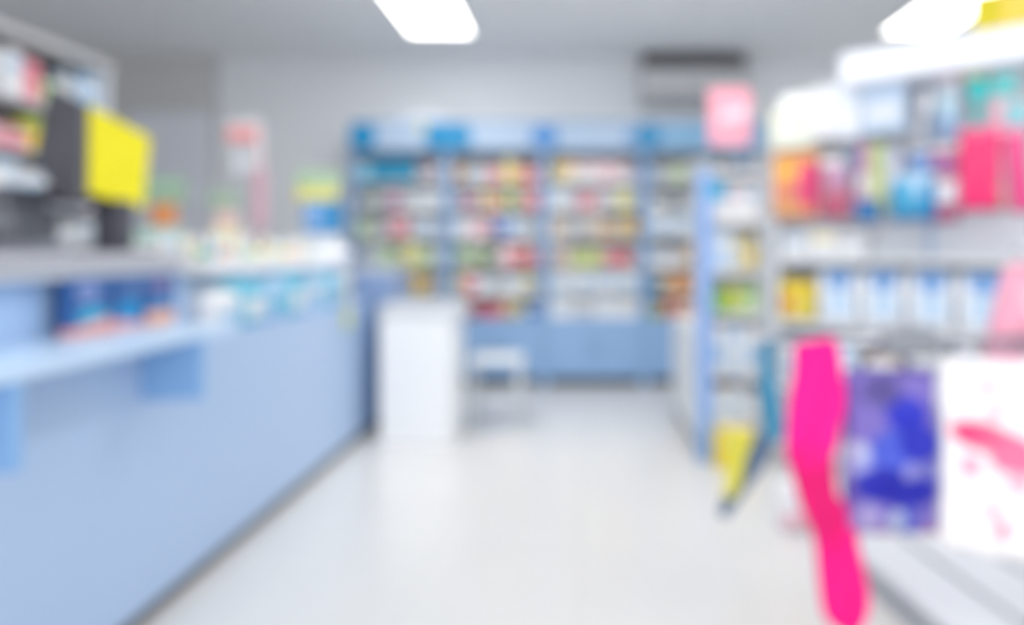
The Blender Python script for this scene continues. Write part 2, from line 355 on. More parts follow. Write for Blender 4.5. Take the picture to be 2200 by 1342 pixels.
# poster boxes on the ledge (dark blue and peach leaflet cartons)
G = 'leaflet boxes on the customer ledge'
ys = [2.18, 2.36, 2.54]
nm = ['nearest', 'middle', 'farthest']
marks = [
 [(-.02, .13, .05, .03, 0, (130, 150, 205)), (0, .055, .07, .03, 0, (60, 175, 215)), (0, .01, .2, .03, -8, (238, 170, 160))],
 [(.0, .055, .062, .04, 0, (0, 145, 205)), (.03, .13, .04, .03, 0, (85, 120, 175)), (0, .0, .2, .026, 8, (240, 175, 175))],
 [(0, .13, .045, .03, 0, (130, 120, 170)), (.0, .06, .06, .03, 0, (40, 140, 200)), (0, .015, .2, .034, 0, (240, 180, 150))]]
for i, y in enumerate(ys):
    t = thing('leaflet_box', '%s dark blue leaflet box with bright blue circle and peach foot on the customer ledge' % nm[i], 'leaflet box', (-1.44, y+.02, .9525), R(90), G)
    MB().box(-.085, .085, 0, .045, 0, .17, .003).build('printed_front', spots((52, 98, 160), marks[i], .4), t)
    MB().box(-.087, .087, .0445, .05, 0, .175, .001).build('back_board', mat((40, 80, 140), .5), t)
# cyan and white packs along the far counter
items = [('white', P, .26), ('cyan', P, .26, .9, 'white'), ('skyblue', P, .26, .85, 'cyan'), ('cyan', P, .26, .9, 'white'), ('skyblue', K, .26, .85), ('cyan', P, .26, .88, 'skyblue'), ('pale blue', P, .26, .85, 'cyan')]
row(items, 2.885, 4.62, lambda s, hd: (-1.42-hd, s), .8765, .22, 'on far counter edge', 'packs along the far counter', .13, R(90))
t = thing('shelf_tag', 'narrow cream strip with round lime tab hanging at far counter corner', 'tag', (-1.384, 4.42, .74))
MB().box(.0, .012, -.03, .03, .1, .35, .002).build('strip', mat((224, 222, 205), .5), t)
MB().lathe([(.065, 0), (.065, .008)], (.001, 0, .06), axis='x', sx=.8).build('lime_tab', mat((215, 225, 120), .5), t)
# trays of sachets on the far worktop
tray_cols = [['pale green', 'green', 'cyan', 'peach'], ['cyan', 'pale green', 'mint', 'pale yellow'], ['lime', 'pale green', 'yellow', 'pale pink'], ['yellow', 'lime', 'white', 'pale blue']]
for i, yc in enumerate((3.3, 3.72, 4.14, 4.56)):
    t = thing('display_tray', 'white open tray of sachets on the far worktop, %s from the near end' % ORD[i], 'tray', (-1.74, yc, 1.1255), 0, 'white trays on the far worktop')
    MB().box(-.14, .14, -.19, .19, 0, .006).build('base', mat((240, 242, 246), .35), t)
    MB().box(.134, .14, -.19, .19, .006, .045).build('front_wall', mat((240, 242, 246), .35), t)
    MB().box(-.14, -.134, -.19, .19, .006, .11).build('rear_wall', mat((240, 242, 246), .35), t)
    MB().box(-.134, .134, -.19, -.184, .006, .08).build('end_wall', mat((240, 242, 246), .35), t)
    MB().box(-.134, .134, .184, .19, .006, .08).build('end_wall', mat((240, 242, 246), .35), t)
    for k in range(4):
        for r_ in range(2):
            cc = tray_cols[i][k] if r_ == 0 else ['white', 'pale blue', 'cream', 'white'][k]
            w = .082
            u = thing('sachet', '%s upright sachet, %s along the %s row of the %s white tray' % (cc, ORD[k], ['front', 'rear'][r_], ORD[i]), 'sachet',
                      (-1.74+.085-r_*.12, yc-.138+k*.092, 1.132), R(90), 'sachets in the white trays')
            MB().pillow(w, .075+r_*.055, .026, nx=6, nz=6, pw=.4).build('wrapper', mat(C[cc], .35), u, True)
            MB().box(-w/2, w/2, -.0015, .0015, .072+r_*.055, .082+r_*.055).build('crimped_seal', mat(C[cc], .4), u)
# goods standing behind the trays
bz = 1.1255
back_goods = [(3.05, -2.0, K, .14, .15, 'white', 'silver'), (3.5, -2.15, K, .13, .17, 'mint', 'cyan'), (4.15, -1.98, K, .12, .16, 'pale yellow', 'white'), (4.32, -1.95, K, .12, .13, 'pale pink', 'white'),
              (4.5, -2.05, K, .18, .18, 'white', 'silver'), (4.66, -2.02, K, .14, .16, 'white', 'pale blue'), (3.3, -2.1, P, .16, .14, 'silver', 'white')]
for i, (y, x, k, w, h, cc, ac) in enumerate(back_goods):
    product(k, w, .09, h, cc, (x, y, bz), R(20), '%s %s standing behind the white sachet trays on the far worktop' % (cc+(' and '+ac if cc == 'white' else ''), WORD[k]), 'goods behind the sachet trays', ac)
def counter_display(x, y, label, rz, parts):
    t = thing('counter_display', label, 'display', (x, y, bz), rz)
    for (nm_, w0, w1, dep, z0, z1, col) in parts:
        MB().box(w0, w1, -dep, dep, z0, z1, .006).build(nm_, mat(col, .4), t)
counter_display(-1.71, 4.86, 'tall counter display with green header, yellow band and blue box near counter end', R(12),
    [('stand', -.14, .14, .06, 0, .19, (222, 228, 236)), ('blue_box', -.08, .15, .07, .19, .40, (28, 130, 190)), ('printed_panel', -.07, .03, .074, .22, .38, (125, 170, 225)),
     ('yellow_band', -.13, .12, .05, .40, .48, (225, 215, 110)), ('green_header', -.14, .14, .03, .48, .60, (160, 188, 160))])
counter_display(-2.10, 3.75, 'mint counter display with orange middle and dark green header nearest the till', R(25),
    [('stand', -.09, .09, .05, 0, .20, (200, 232, 228)), ('orange_box', -.05, .06, .055, .20, .31, (232, 150, 92)), ('green_header', -.10, .10, .02, .31, .45, (155, 188, 165))])
counter_display(-2.02, 4.24, 'cream counter display with slim dark green header, second from the till', R(25),
    [('stand', -.08, .08, .05, 0, .22, (240, 238, 225)), ('pink_box', -.05, .06, .055, .22, .30, (238, 205, 205)), ('green_header', -.09, .07, .02, .32, .42, (160, 188, 168)), ('back_card', -.02, .02, .012, .29, .33, (235, 235, 235))])
# sign on a pole
t = thing('sign_stand', 'small red and white round-cornered sign on a thin pole beyond the counter', 'sign', (-1.80, 4.06, bz))
MB().lathe([(.05, 0), (.05, .012), (.012, .02)], (.05, 0, 0)).build('base', mat((150, 150, 160), .4), t, True)
MB().tube([(.05, 0, .015), (.05, 0, .66)], .014).build('pole', mat((205, 180, 190), .4), t, True)
MB().box(-.13, .06, -.014, .012, .64, .79, .012).build('white_board', mat((232, 234, 238), .4), t)
MB().box(-.12, .05, -.020, -.014, .67, .75, .005).build('red_panel', mat((245, 160, 165), .45), t)
MB().box(-.1, .02, -.012, .008, .50, .61, .006).build('price_card', mat((225, 230, 238), .4), t)
MB().box(.016, .085, -.022, .022, .2, .52, .01).build('pink_sleeve', mat((214, 175, 190), .4), t)
# white pad at the counter end
t = thing('paper_roll', 'white paper roll lying on the far end of the worktop', 'paper roll', (-1.60, 4.74, bz+.045), 0)
MB().lathe([(.012, -.13), (.045, -.128), (.045, .128), (.012, .13)], axis='x').build('roll', mat((240, 243, 250), .6), t, True)
MB().lathe([(.016, -.135), (.016, .135)], axis='x').build('core', mat((150, 180, 230), .6), t, True)
# ------------------------------------------------------------------ till area
t = thing('cash_drawer', 'low wide white cash drawer on the upper worktop beneath the till', 'cash drawer', (-1.86, 2.5, 1.1505))
MB().box(-.33, .33, -.85, .38, 0, .045, .004).build('case', mat((205, 208, 216), .45), t)
MB().box(.33, .336, -.8, .33, .006, .04, .001).build('drawer_front', mat((195, 198, 208), .45), t)
dz = 1.196
t = thing('till_screen', 'bright yellow customer screen joined to a dark grey monitor on the till', 'monitor', (-1.69, 2.70, dz))
o = Vector((-1.69, 2.70, dz))
def L(v): return tuple(Vector(v)-o)
TLy, TRy, BRy, BLy = at(194, 226, 2.42), at(323, 296, 3.0), at(308, 446, 3.0), at(192, 414, 2.42)
nrm = (TRy-TLy).cross(BLy-TLy).normalized()
if nrm.dot(Vector((0, 0, EYE))-TLy) > 0: nrm = -nrm
MB().poly([L(p) for p in (TLy, TRy, BRy, BLy)], nrm*.006).build('yellow_screen', mat((250, 238, 0), .85), t)
grow = [p+(p-(TLy+BRy)/2)*.01+nrm*.0065 for p in (TLy, TRy, BRy, BLy)]
MB().poly([L(p) for p in grow], nrm*.022).build('screen_case', mat((96, 88, 40), .4), t)
m4 = [at(118, 186, 2.9), at(190, 224, 2.39), at(186, 430, 2.36), at(140, 430, 2.5), at(86, 340, 2.86)]
n2 = (m4[1]-m4[0]).cross(m4[3]-m4[0]).normalized()
if n2.dot(Vector((0, 0, EYE))-m4[0]) < 0: n2 = -n2
MB().poly([L(p) for p in m4], n2*.02).build('monitor_back', mat((88, 88, 96), .5), t)
MB().box(-.05, .05, -.04, .04, .012, .19, .008).build('neck', mat((84, 86, 98), .45), t)
MB().box(-.10, .10, -.1, .1, 0, .012, .004).build('base', mat((100, 102, 112), .45), t)
MB().box(-.17, .0, -.14, .0, .17, .235, .02).build('hinge_block', mat((60, 56, 72), .45), t)
t = thing('receipt_printer', 'dark grey receipt printer at the left end of the till', 'printer', (-1.88, 2.42, dz))
MB().box(-.12, .1, -.09, .13, 0, .15, .02).build('body', mat((108, 112, 122), .45), t)
MB().box(-.11, .09, -.095, .10, .15, .215, .02).build('paper_cover', mat((92, 95, 106), .45), t)
MB().box(-.07, .06, -.075, -.071, .19, .26, .001).build('paper', mat((240, 240, 240), .6), t)
MB().box(-.11, .09, -.100, -.088, .02, .06, .003).build('button_panel', mat((70, 70, 78), .4), t)
t = thing('card_reader', 'small grey card reader lying beside the till neck', 'card reader', (-1.745, 2.36, dz), R(-20))
MB().box(-.045, .045, -.09, .09, 0, .03, .01).build('body', mat((130, 134, 146), .45), t)
MB().box(-.035, .035, .02, .07, .03, .034, .001).build('display', mat((175, 185, 195), .3), t)
MB().box(-.035, .035, -.07, .0, .03, .035, .001).build('keypad', mat((90, 92, 100), .5), t)
# ------------------------------------------------------------------ left shelving behind the till
t = thing('shelving_unit', 'tall white shelving unit behind the till at the left', 'shelving', (-3.0, 3.45, 0))
MB().box(-.2, -.18, -1.0, 1.0, .06, 2.3).build('back_panel', mat((228, 232, 238), .5), t)
for s in (-1, 1): MB().box(-.2, .18, s*1.0-.015, s*1.0+.015, 0, 2.3, .003).build('side_panel', mat((222, 226, 234), .45), t)
LZ = [1.98, 1.72, 1.46, 1.2, .9, .5]
for z in LZ: MB().box(-.18, .17, -.985, .985, z-.022, z, .002).build('shelf', mat((205, 210, 220), .45), t)
MB().box(-.2, .2, -1.02, 1.02, 2.27, 2.32, .004).build('top_board', mat((190, 192, 196), .5), t)
MB().box(-.18, .12, -.98, .98, 0, .06).build('plinth', mat((100, 102, 110), .6), t)
LEFT = [
 [('white', B, .12), ('dark grey', K, .14, .45), ('silver', K, .14, .8), ('white', K, .12, .9), ('pink', K, .12, .8, 'rose'), ('pale green', K, .12, .5, 'green'), ('white', B, .08), ('silver', B, .1), ('skyblue', K, .14, .9)],
 [('white', K, .12), ('lilac', K, .14, .6), ('pink', K, .16, .5), ('rose', K, .14, .5), ('yellow', J, .15, .85, 'lime'), ('white', B, .12), ('white', K, .14), ('silver', K, .14)],
 [('white', K, .16), ('silver', K, .16, .85, 'white'), ('pale blue', K, .16), ('white', P, .18), ('white', B, .12), ('silver', B, .14), ('pale pink', K, .14)],
 [('white', K, .16), ('white', K, .14), ('rose', K, .16, .6, 'pink'), ('mint', K, .16, .6, 'green'), ('white', B, .12), ('silver', K, .16), ('white', K, .16)],
]
for i, its in enumerate(LEFT):
    zt = 2.27 if i == 0 else LZ[i-1]-.022
    row(its, 3.3, 4.42, lambda s, hd: (-2.87-hd, s), LZ[i]+.0005, zt-LZ[i]-.02, 'on %s shelf down behind the till' % ORD[i], 'goods on the shelves behind the till', .14, R(90))
# ------------------------------------------------------------------ white display box and stool
t = thing('display_stand', 'plain white box stand with wider tray top at the counter end', 'stand', (-1.03, 4.90, 0))
MB().box(-.222, .226, -.25, .25, 0, .77, .004).build('body', mat((250, 252, 255), .35), t)
MB().box(-.23, .27, -.24, .26, .77, .79, .004).build('tray_base', mat((222, 226, 232), .4), t)
MB().box(-.23, .27, -.245, -.235, .79, .86, .002).box(-.23, .27, .25, .26, .79, .86).box(-.23, -.22, -.235, .25, .79, .86).box(.26, .27, -.235, .25, .79, .86).build('tray_rim', mat((222, 226, 232), .4), t)
t = thing('stool', 'low white metal stool beside the white box stand in the aisle', 'stool', (-.57, 5.2, 0))
MB().box(-.19, .17, -.17, .17, .44, .475, .012).build('seat', mat((222, 230, 236), .45), t)
for sx in (-1, 1):
    for sy in (-1, 1):
        MB().tube([(sx*.155-.01, sy*.14, .44), (sx*.165-.01, sy*.15, 0)], .013, 8).build('leg', mat((215, 222, 228), .4), t, True)
MB().tube([(-.17, -.145, .2), (.15, -.145, .2)], .009, 8).tube([(-.17, .145, .2), (.15, .145, .2)], .009, 8).build('stretcher', mat((215, 222, 228), .4), t, True)
# ------------------------------------------------------------------ narrow end shelving (frontal) on the right
AX0, AX1, AY = .69, 1.06, 4.27
t = thing('end_shelving', 'white shelving unit with bright blue corner post in middle of shop', 'shelving', (AX0, AY, 0))
w = AX1-AX0
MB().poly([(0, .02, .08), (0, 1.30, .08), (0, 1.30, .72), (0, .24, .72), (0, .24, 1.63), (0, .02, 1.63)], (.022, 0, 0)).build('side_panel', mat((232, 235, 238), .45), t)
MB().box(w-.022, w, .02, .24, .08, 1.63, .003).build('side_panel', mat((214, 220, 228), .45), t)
MB().box(-.02, .062, -.02, .018, 0, 1.66, .004).build('corner_post', mat((140, 180, 240), .4), t)
MB().box(.03, .15, -.026, -.021, 1.50, 1.59, .002).build('blue_badge', mat((70, 175, 220), .4), t)
MB().box(.022, w-.022, .225, .24, .72, 1.63).build('back_panel', mat((236, 240, 245), .5), t)
MB().box(.022, w, .24, 1.30, .70, .72).build('rear_top', mat((225, 228, 232), .45), t)
MB().box(.0, w, .0, .24, 1.63, 1.66, .003).build('top_board', mat((230, 233, 238), .45), t)
MB().box(.022, w-.022, .04, 1.26, 0, .08).build('plinth', mat((150, 155, 162), .6), t)
AZ = [1.385, 1.095, .846, .50, .10]
for z in AZ: MB().box(.024, w-.024, .0, .225, z-.03, z, .002).build('shelf', mat((224, 226, 230), .45), t)
AR = [[('white', K, .12, .9), ('white', K, .16, .85, 'pale pink'), ('white', K, .14, .9)],
      [('pale blue', K, .18, .92, 'white'), ('pale yellow', B, .1, .9), ('cream', B, .1, .85, 'yellow')],
      [('green', K, .14, .7, 'lime'), ('lime', K, .1, .72, 'yellow'), ('pale green', K, .15, .75, 'green')],
      [('white', P, .13, .88, 'skyblue'), ('pale blue', P, .13, .9, 'white'), ('white', P, .13, .85, 'skyblue')],
      [('white', K, .14, .82, 'pale blue'), ('white', K, .14, .85), ('silver', K, .12, .8)]]
for i, its in enumerate(AR):
    zt = 1.63 if i == 0 else AZ[i-1]-.03
    row(its, AX0+.06, AX1-.03, lambda s, hd: (s, AY+.03+hd), AZ[i]+.0005, zt-AZ[i]-.015, 'on %s shelf down beside the blue corner post' % ORD[i], 'goods beside the blue corner post', .13)
product('carton', .22, .1, .2, 'yellow', (.86, 4.18, 0.0), 0, 'large yellow carton standing on the floor below the white end shelving', 'floor goods', 'pale yellow')
t = thing('standing_sign', 'pink placard with slanted white band above the white end shelving', 'sign', (.88, 4.4, 1.66))
MB().box(-.05, .05, -.04, .04, 0, .01, .003).build('foot', mat((225, 228, 232), .4), t)
MB().tube([(0, 0, .008), (0, 0, .18)], .007, 8).build('post', mat((215, 218, 222), .4), t)
MB().box(-.122, .122, -.008, .008, .17, .50, .004).build('placard', mat((245, 165, 185), .45), t)
MB().poly([(-.06, -.011, .30), (.1, -.011, .33), (.1, -.011, .40), (-.06, -.011, .35)], (0, .003, 0)).build('white_band', mat((248, 222, 235), .45), t)
# ------------------------------------------------------------------ angled display shelving on the right
TH = R(-40.3); O = Vector((1.085, 4.25)); U = Vector((math.cos(TH), math.sin(TH))); N = Vector((math.sin(TH), -math.cos(TH)))
LB = 1.75
def bw(t_, d_, z=0): p = O+U*t_+N*d_; return (p.x, p.y, z)
def tz(x, y, d_=0):
    r = (x-VX)/F; q = O+N*d_; t_ = (r*q.y-q.x)/(U.x-r*U.y); Y = q.y+U.y*t_
    return t_, EYE+(VY-y)*Y/F
t = thing('display_shelving', 'long white shelving with pegged display and lit header along right side', 'shelving', (O.x, O.y, 0), TH)
MB().box(0, LB, .34, .36, .08, 1.17).build('back_panel', mat((226, 234, 245), .5), t)
MB().box(0, LB, .19, .21, 1.17, 2.05).build('peg_panel', mat((236, 242, 250), .5), t)
for x in (0, .79, LB-.03): MB().box(x, x+.03, .165 if x == .79 else .02, .34, .08, 2.05 if x else 1.96, .003).build('upright', mat((190, 212, 240) if x == .79 else (225, 230, 238), .4), t)
MB().box(0, LB, .03, .34, 0, .08).build('plinth', mat((190, 195, 202), .5), t)
BZ = [1.17, .82, .46, .12]
for z in BZ: MB().box(.032, LB-.032, -.0, .34, z-.035, z, .003).build('shelf', mat((228, 232, 238), .4), t)
MB().box(.46, LB+.3, -.16, .36, 2.05, 2.21, .01).build('header_box', mat((235, 240, 250), .4), t)
MB().box(.49, LB+.25, -.168, -.16, 2.07, 2.19, .002).build('lit_panel', mat((245, 248, 255), .4, emit=.15), t)
MB().box(.05, .46, .02, .3, 1.99, 2.08, .006).build('header_end', mat((235, 238, 242), .4), t)
hook_parent = t
def hook(t_, z, d_=.0):
    MB().tube([(t_, .19, z), (t_, -d_, z), (t_, -d_-.012, z+.014)], .0035, 6).build('peg_hook', mat((190, 195, 202), .3, .8), hook_parent)
# goods on the shelves
GS = 'packs on the right-hand display shelf'
r1 = [('white', K, .2, .5), ('white', K, .2, .55, 'pale yellow'), ('white', K, .18, .5, 'silver')]
row(r1, .05, .52, lambda s, hd: bw(s, -.03-hd)[:2], BZ[0]+.0005, .27, 'on the top shelf below the pegged goods', 'white cartons on the right top shelf', .14, TH)
t = None
lab = ['nearest the yellow packs', 'second from the yellow packs', 'third from the yellow packs', 'fourth from the yellow packs', 'fifth from the yellow packs', 'sixth from the yellow packs', 'seventh from yellow packs']
row([('yellow', P, .13, .92, 'orange'), ('yellow', P, .12, .9, 'lemon')], .04, .24, lambda s, hd: bw(s, -.02-hd)[:2], BZ[1]+.0005, .23, 'at the left end of the middle shelf', 'yellow packs on the right display', .12, TH)
for k in range(6):
    s = .37+k*.235; wd = .215
    u = thing('wrapped_pack', 'white and light blue soft pack on the middle right shelf, %s' % lab[k], 'pack', bw(s, -.085, BZ[1]+.0005), TH, GS)
    base = (240, 246, 255)
    MB().box(-wd/2, wd/2, -.065, .065, 0, .27, .03).build('wrapper', spots(base, [(.015, .27, .075, .11, 0, (120, 165, 222)), (.02, .1, .07, .07, 0, (200, 226, 250))], .35), u, True)
    MB().box(-wd*.4, wd*.4, -.004, .004, .266, .285, .002).build('top_seal', mat((215, 230, 248), .4), u)
row([('white', P, .18, .8, 'skyblue'), ('pale blue', P, .18, .75, 'white'), ('beige', K, .18, .7), ('white', K, .18, .75, 'silver'), ('pale blue', K, .18, .7), ('silver', K, .18, .7), ('white', K, .18, .7)], .05, 1.6,
    lambda s, hd: bw(s, -.02-hd)[:2], BZ[2]+.0005, .3, 'on the lower right shelf behind hanging goods', 'goods on the lower right shelf', .14, TH)
# hanging goods: (x0,x1,y0,y1) read off the display plane, colour, kind
def hang(x0, x1, y0, y1, col, name, cat, label, d_=.02, marks=None, style='pouch', col2=None, lean=0):
    ta, za = tz((x0+x1)/2, y1, d_); t0 = tz(x0, y1, d_)[0]; t1 = tz(x1, y1, d_)[0]; _, zt = tz((x0+x1)/2, y0, d_)
    w_ = t1-t0; h_ = zt-za
    u = thing(name, label, cat, bw(ta, d_, za), TH, 'goods hanging on the right-hand display')
    u.rotation_euler = (0, lean, TH)
    m = spots(col, marks, .4) if marks else mat(col, .4, bump=.1, scale=30)
    c2 = mat(col2 or (240, 240, 245), .4)
    if style == 'pouch':
        MB().pillow(w_, h_*.86, .07, pw=.45, crease=.004).build('pouch', m, u, True)
        MB().box(-w_/2, w_/2, -.002, .002, h_*.85, h_, .001).build('header_card', c2, u)
    elif style == 'box':
        MB().box(-w_/2, w_/2, -.04, .04, 0, h_*.93, .006).build('carton', m, u)
        MB().box(-w_*.25, w_*.25, .03, .034, h_*.92, h_, .001).build('hang_tab', c2, u)
        MB().box(-w_*.36, w_*.36, -.042, -.039, h_*.2, h_*.45, .001).build('printed_panel', c2, u)
    elif style == 'brush':
        MB().lathe([(.008, 0), (.016, h_*.05), (.012, h_*.4), (.014, h_*.45)], sy=.7).build('handle', c2, u, True)
        b = MB(); n = 10; pr = [(w_/2*math.sin(math.pi*max(.06, min(.94, k/n))), h_*.43+h_*.57*k/n) for k in range(n+1)]
        b.lathe(pr, sy=.4).build('brush_head', m, u, True)
    elif style == 'fold':
        b = MB()
        for k in range(3): b.pillow(w_*.42, h_*.93, .06, pw=.3, crease=.006, c=(-w_*.3+k*w_*.3, -.012*k), nx=6)
        b.build('folded_cloth', m, u, True)
        MB().box(-w_*.5, w_*.5, -.03, -.0, h_*.9, h_*1.0, .004).build('clip', c2, u)
    hk = -.0
    hook(ta, zt-.008, d_)
    return u
hang(1662, 1752, 228, 318, (240, 242, 225), 'hanging_box', 'box', 'cream white hanging box above the orange and magenta pack', style='box', col2=(236, 244, 236))
hang(1660, 1757, 326, 468, (240, 160, 110), 'hanging_pouch', 'pouch', 'orange pouch with magenta side at left end of the pegged goods',
     marks=[(.09, .18, .055, .14, 0, (230, 60, 125)), (.0, .14, .05, .045, 0, (215, 115, 120)), (-.05, .05, .09, .05, 0, (240, 175, 120)), (-.06, .26, .07, .04, 0, (245, 185, 70))], col2=(245, 180, 110))
hang(1762, 1832, 335, 468, (190, 120, 145), 'hanging_pouch', 'pouch', 'dusty mauve pouch hanging right of the orange and magenta pouch', marks=[(.0, .06, .06, .06, 0, (195, 90, 120)), (.02, .22, .06, .05, 0, (185, 150, 185))])
hang(1812, 1846, 320, 392, (110, 145, 175), 'hanging_brush', 'brush', 'slate blue brush hanging above the dark blue sponge', d_=.05, style='brush', col2=(130, 150, 170))
hang(1838, 1890, 430, 476, (20, 115, 180), 'bath_sponge', 'sponge', 'dark blue round sponge at foot of the pegged goods', d_=.06, col2=(30, 100, 160))
hang(1846, 1872, 300, 440, (205, 150, 190), 'hanging_tube', 'tube', 'slim pink-lilac pack beside the pale green one', style='box', d_=.0)
hang(1872, 1906, 300, 455, (190, 205, 145), 'hanging_tube', 'tube', 'slim pale green pack hanging mid display', style='box', d_=.0, col2=(200, 215, 160))
hang(1908, 1938, 310, 420, (200, 205, 225), 'hanging_tube', 'tube', 'slim silver-grey pack right of the pale green one', style='box', d_=.0, col2=(235, 215, 200))
hang(1742, 1800, 185, 300, (238, 240, 246), 'hanging_box', 'box', 'white hanging box beside the cream box', style='box')
hang(1802, 1852, 165, 300, (228, 236, 248), 'hanging_box', 'box', 'off-white hanging box, second right of the cream box', style='box', d_=.03)
hang(1855, 1948, 155, 285, (205, 226, 250), 'hanging_box', 'box', 'wide light blue hanging box just under the header', style='box', d_=.03, col2=(242, 246, 252))
hang(1914, 2010, 370, 474, (70, 165, 210), 'hanging_pouch', 'pouch', 'bright blue pouch with pale vee at foot of the pegged goods', d_=.05,
     marks=[(.03, .22, .035, .10, 0, (185, 220, 245)), (.09, .1, .045, .12, 0, (0, 140, 200)), (0, .0, .2, .035, 0, (50, 120, 180))], col2=(190, 220, 245))
hang(1962, 1992, 190, 300, (238, 240, 248), 'hanging_brush', 'brush', 'white paddle brush on the middle upright', d_=.04, style='brush', col2=(235, 238, 245), lean=R(8))
hang(1955, 2000, 320, 385, (110, 155, 220), 'hanging_pouch', 'pouch', 'small mid-blue pouch above the bright blue pouch', d_=.0)
hang(2002, 2060, 310, 400, (200, 105, 140), 'hanging_pouch', 'pouch', 'purple-red patterned pouch left of the hot pink towels', marks=[(.0, .1, .04, .05, 0, (150, 110, 175)), (-.04, .03, .05, .025, 0, (215, 170, 120))])
hang(2008, 2058, 385, 440, (226, 228, 238), 'hanging_pouch', 'pouch', 'small white pouch below the purple-red pouch', d_=.04)
hang(1995, 2060, 430, 476, (175, 85, 125), 'hanging_pouch', 'pouch', 'plum coloured pouch under the small white pouch')
hang(2012, 2062, 170, 300, (175, 215, 238), 'hanging_pouch', 'pouch', 'icy blue pouch left of the turquoise brush', marks=[(.0, .05, .04, .06, 0, (150, 175, 215)), (.0, .2, .06, .06, 0, (200, 225, 240))])
hang(2018, 2062, 128, 166, (245, 190, 215), 'hanging_card', 'card', 'small pale pink card under the lit header', style='box')
hang(2074, 2118, 128, 168, (250, 238, 165), 'hanging_card', 'card', 'small pale yellow card under the lit header', style='box')
hang(2078, 2124, 160, 274, (50, 212, 212), 'hanging_brush', 'brush', 'turquoise oval brush above the hot pink towels', d_=.06, style='brush', col2=(90, 215, 212))
hang(2128, 2184, 150, 205, (120, 225, 225), 'hanging_pouch', 'pouch', 'light aqua pouch under the header at the right', d_=.03)
hang(2162, 2206, 215, 275, (150, 228, 238), 'hanging_pouch', 'pouch', 'pale aqua pouch above the pink strap at the right', d_=.03)
hang(2126, 2162, 205, 290, (252, 205, 220), 'hanging_pouch', 'pouch', 'pale pink narrow pouch right of the turquoise brush')
hang(2062, 2150, 275, 452, (255, 60, 130), 'hanging_towel', 'towel', 'bright hot pink folded towel in the pegged goods', d_=.05, style='fold', col2=(255, 120, 165))
hang(2134, 2172, 300, 452, (200, 190, 170), 'hanging_strap', 'strap', 'slanted sage green strap beside the hot pink towel', d_=.03, style='fold', col2=(180, 200, 160), lean=R(-14))
hang(2172, 2226, 270, 455, (250, 95, 160), 'hanging_towel', 'towel', 'second pink folded towel at the right edge', d_=.05, style='fold', col2=(255, 170, 200), lean=R(-6))
t = thing('header_ornament', 'yellow rounded sign standing on top of the lit header at the right', 'sign', bw(1.16, .06, 2.21), TH)
MB().box(-.1, .38, -.03, .03, .005, .20, .03).build('board', mat((248, 220, 90), .5), t)
MB().box(-.10, .03, -.034, .03, .02, .19, .02).build('olive_patch', mat((222, 206, 20), .5), t)
MB().box(-.08, .34, -.04, .04, 0, .012, .003).build('foot', mat((240, 240, 240), .4), t)
# ------------------------------------------------------------------ slatted platform
PX, PY = .985, 2.88
t = thing('display_platform', 'low pale grey platform of wide boards under the hanging goods', 'platform', (PX, PY, 0), R(6))
for k in range(6):
    MB().box(.0+k*.24, .212+k*.24, -1.9, 0, .085, .12, .006).build('board', mat((222, 227, 234), .35), t)
for y in (-.1, -.9, -1.75): MB().box(.01, 1.4, y-.03, y+.03, .06, .085).build('bearer', mat((165, 170, 178), .5), t)
MB().box(.02, 1.4, -1.88, -.02, 0, .06).build('frame', mat((178, 184, 192), .5), t)
# ------------------------------------------------------------------ rack of hanging goods in front
RY = 2.05
t = thing('goods_rack', 'chrome rail stand carrying the scarves, bag and towel at the right', 'rack', (1.42, RY, .12))
MB().lathe([(.16, .0), (.16, .012), (.03, .02)], (0, 0, .0005)).build('base', mat((170, 174, 182), .3, .8), t, True)
MB().tube([(0, 0, .015), (0, 0, 1.10)], .016, 12).build('post', mat((190, 194, 202), .25, .9), t, True)
MB().tube([(0, 0, .835), (-.93, 0, .835)], .011, 10).build('rail', mat((190, 194, 202), .25, .9), t, True)
MB().tube([(0, 0, 1.08), (-.22, 0, 1.08)], .009, 10).build('upper_arm', mat((190, 194, 202), .25, .9), t, True)
MB().box(-.60, -.44, -.03, .03, .79, .87, .02).build('clamp', mat((135, 140, 150), .45), t)
RZ = .955
def sweep(bm, pts, seg=40, thick=.03):
    """hanging cloth: pts = (x, z, width, y)"""
    rings = []
    P_ = []
    for i in range(len(pts)-1):           # Catmull-Rom for a smooth fall
        p0, p1, p2, p3 = pts[max(i-1, 0)], pts[i], pts[i+1], pts[min(i+2, len(pts)-1)]
        for q in range(6):
            f = q/6
            P_.append(tuple(.5*((2*b_)+(-a_+c_)*f+(2*a_-5*b_+4*c_-d_)*f*f+(-a_+3*b_-3*c_+d_)*f**3) for a_, b_, c_, d_ in zip(p0, p1, p2, p3)))
    P_.append(pts[-1])
    for k, (x, z, w_, y) in enumerate(P_):
        a = P_[max(k-1, 0)]; b = P_[min(k+1, len(P_)-1)]
        tx, tz_ = b[0]-a[0], b[1]-a[1]; l = math.hypot(tx, tz_) or 1; nx, nz = -tz_/l, tx/l
        ring = []
        for i in range(seg):
            an = 2*math.pi*i/seg; c_, s_ = math.cos(an), math.sin(an)
            fold = 1+.28*math.sin(5*an+k*.25)*abs(s_)
            fy = .009*math.sin(13*c_+.35*k+.8*math.sin(k*.3))*(1-c_*c_)**.5*min(1, w_/.09)
            ring.append(bm.bm.verts.new((x+nx*c_*w_/2, y+s_*thick*fold*min(1, w_/.09)+fy, z+nz*c_*w_/2)))
        rings.append(ring)
    for a, b in zip(rings, rings[1:]):
        for i in range(seg): bm.bm.faces.new((a[i], a[(i+1) % seg], b[(i+1) % seg], b[i]))
    bm.bm.faces.new(rings[0]); bm.bm.faces.new(rings[-1])
    return bm
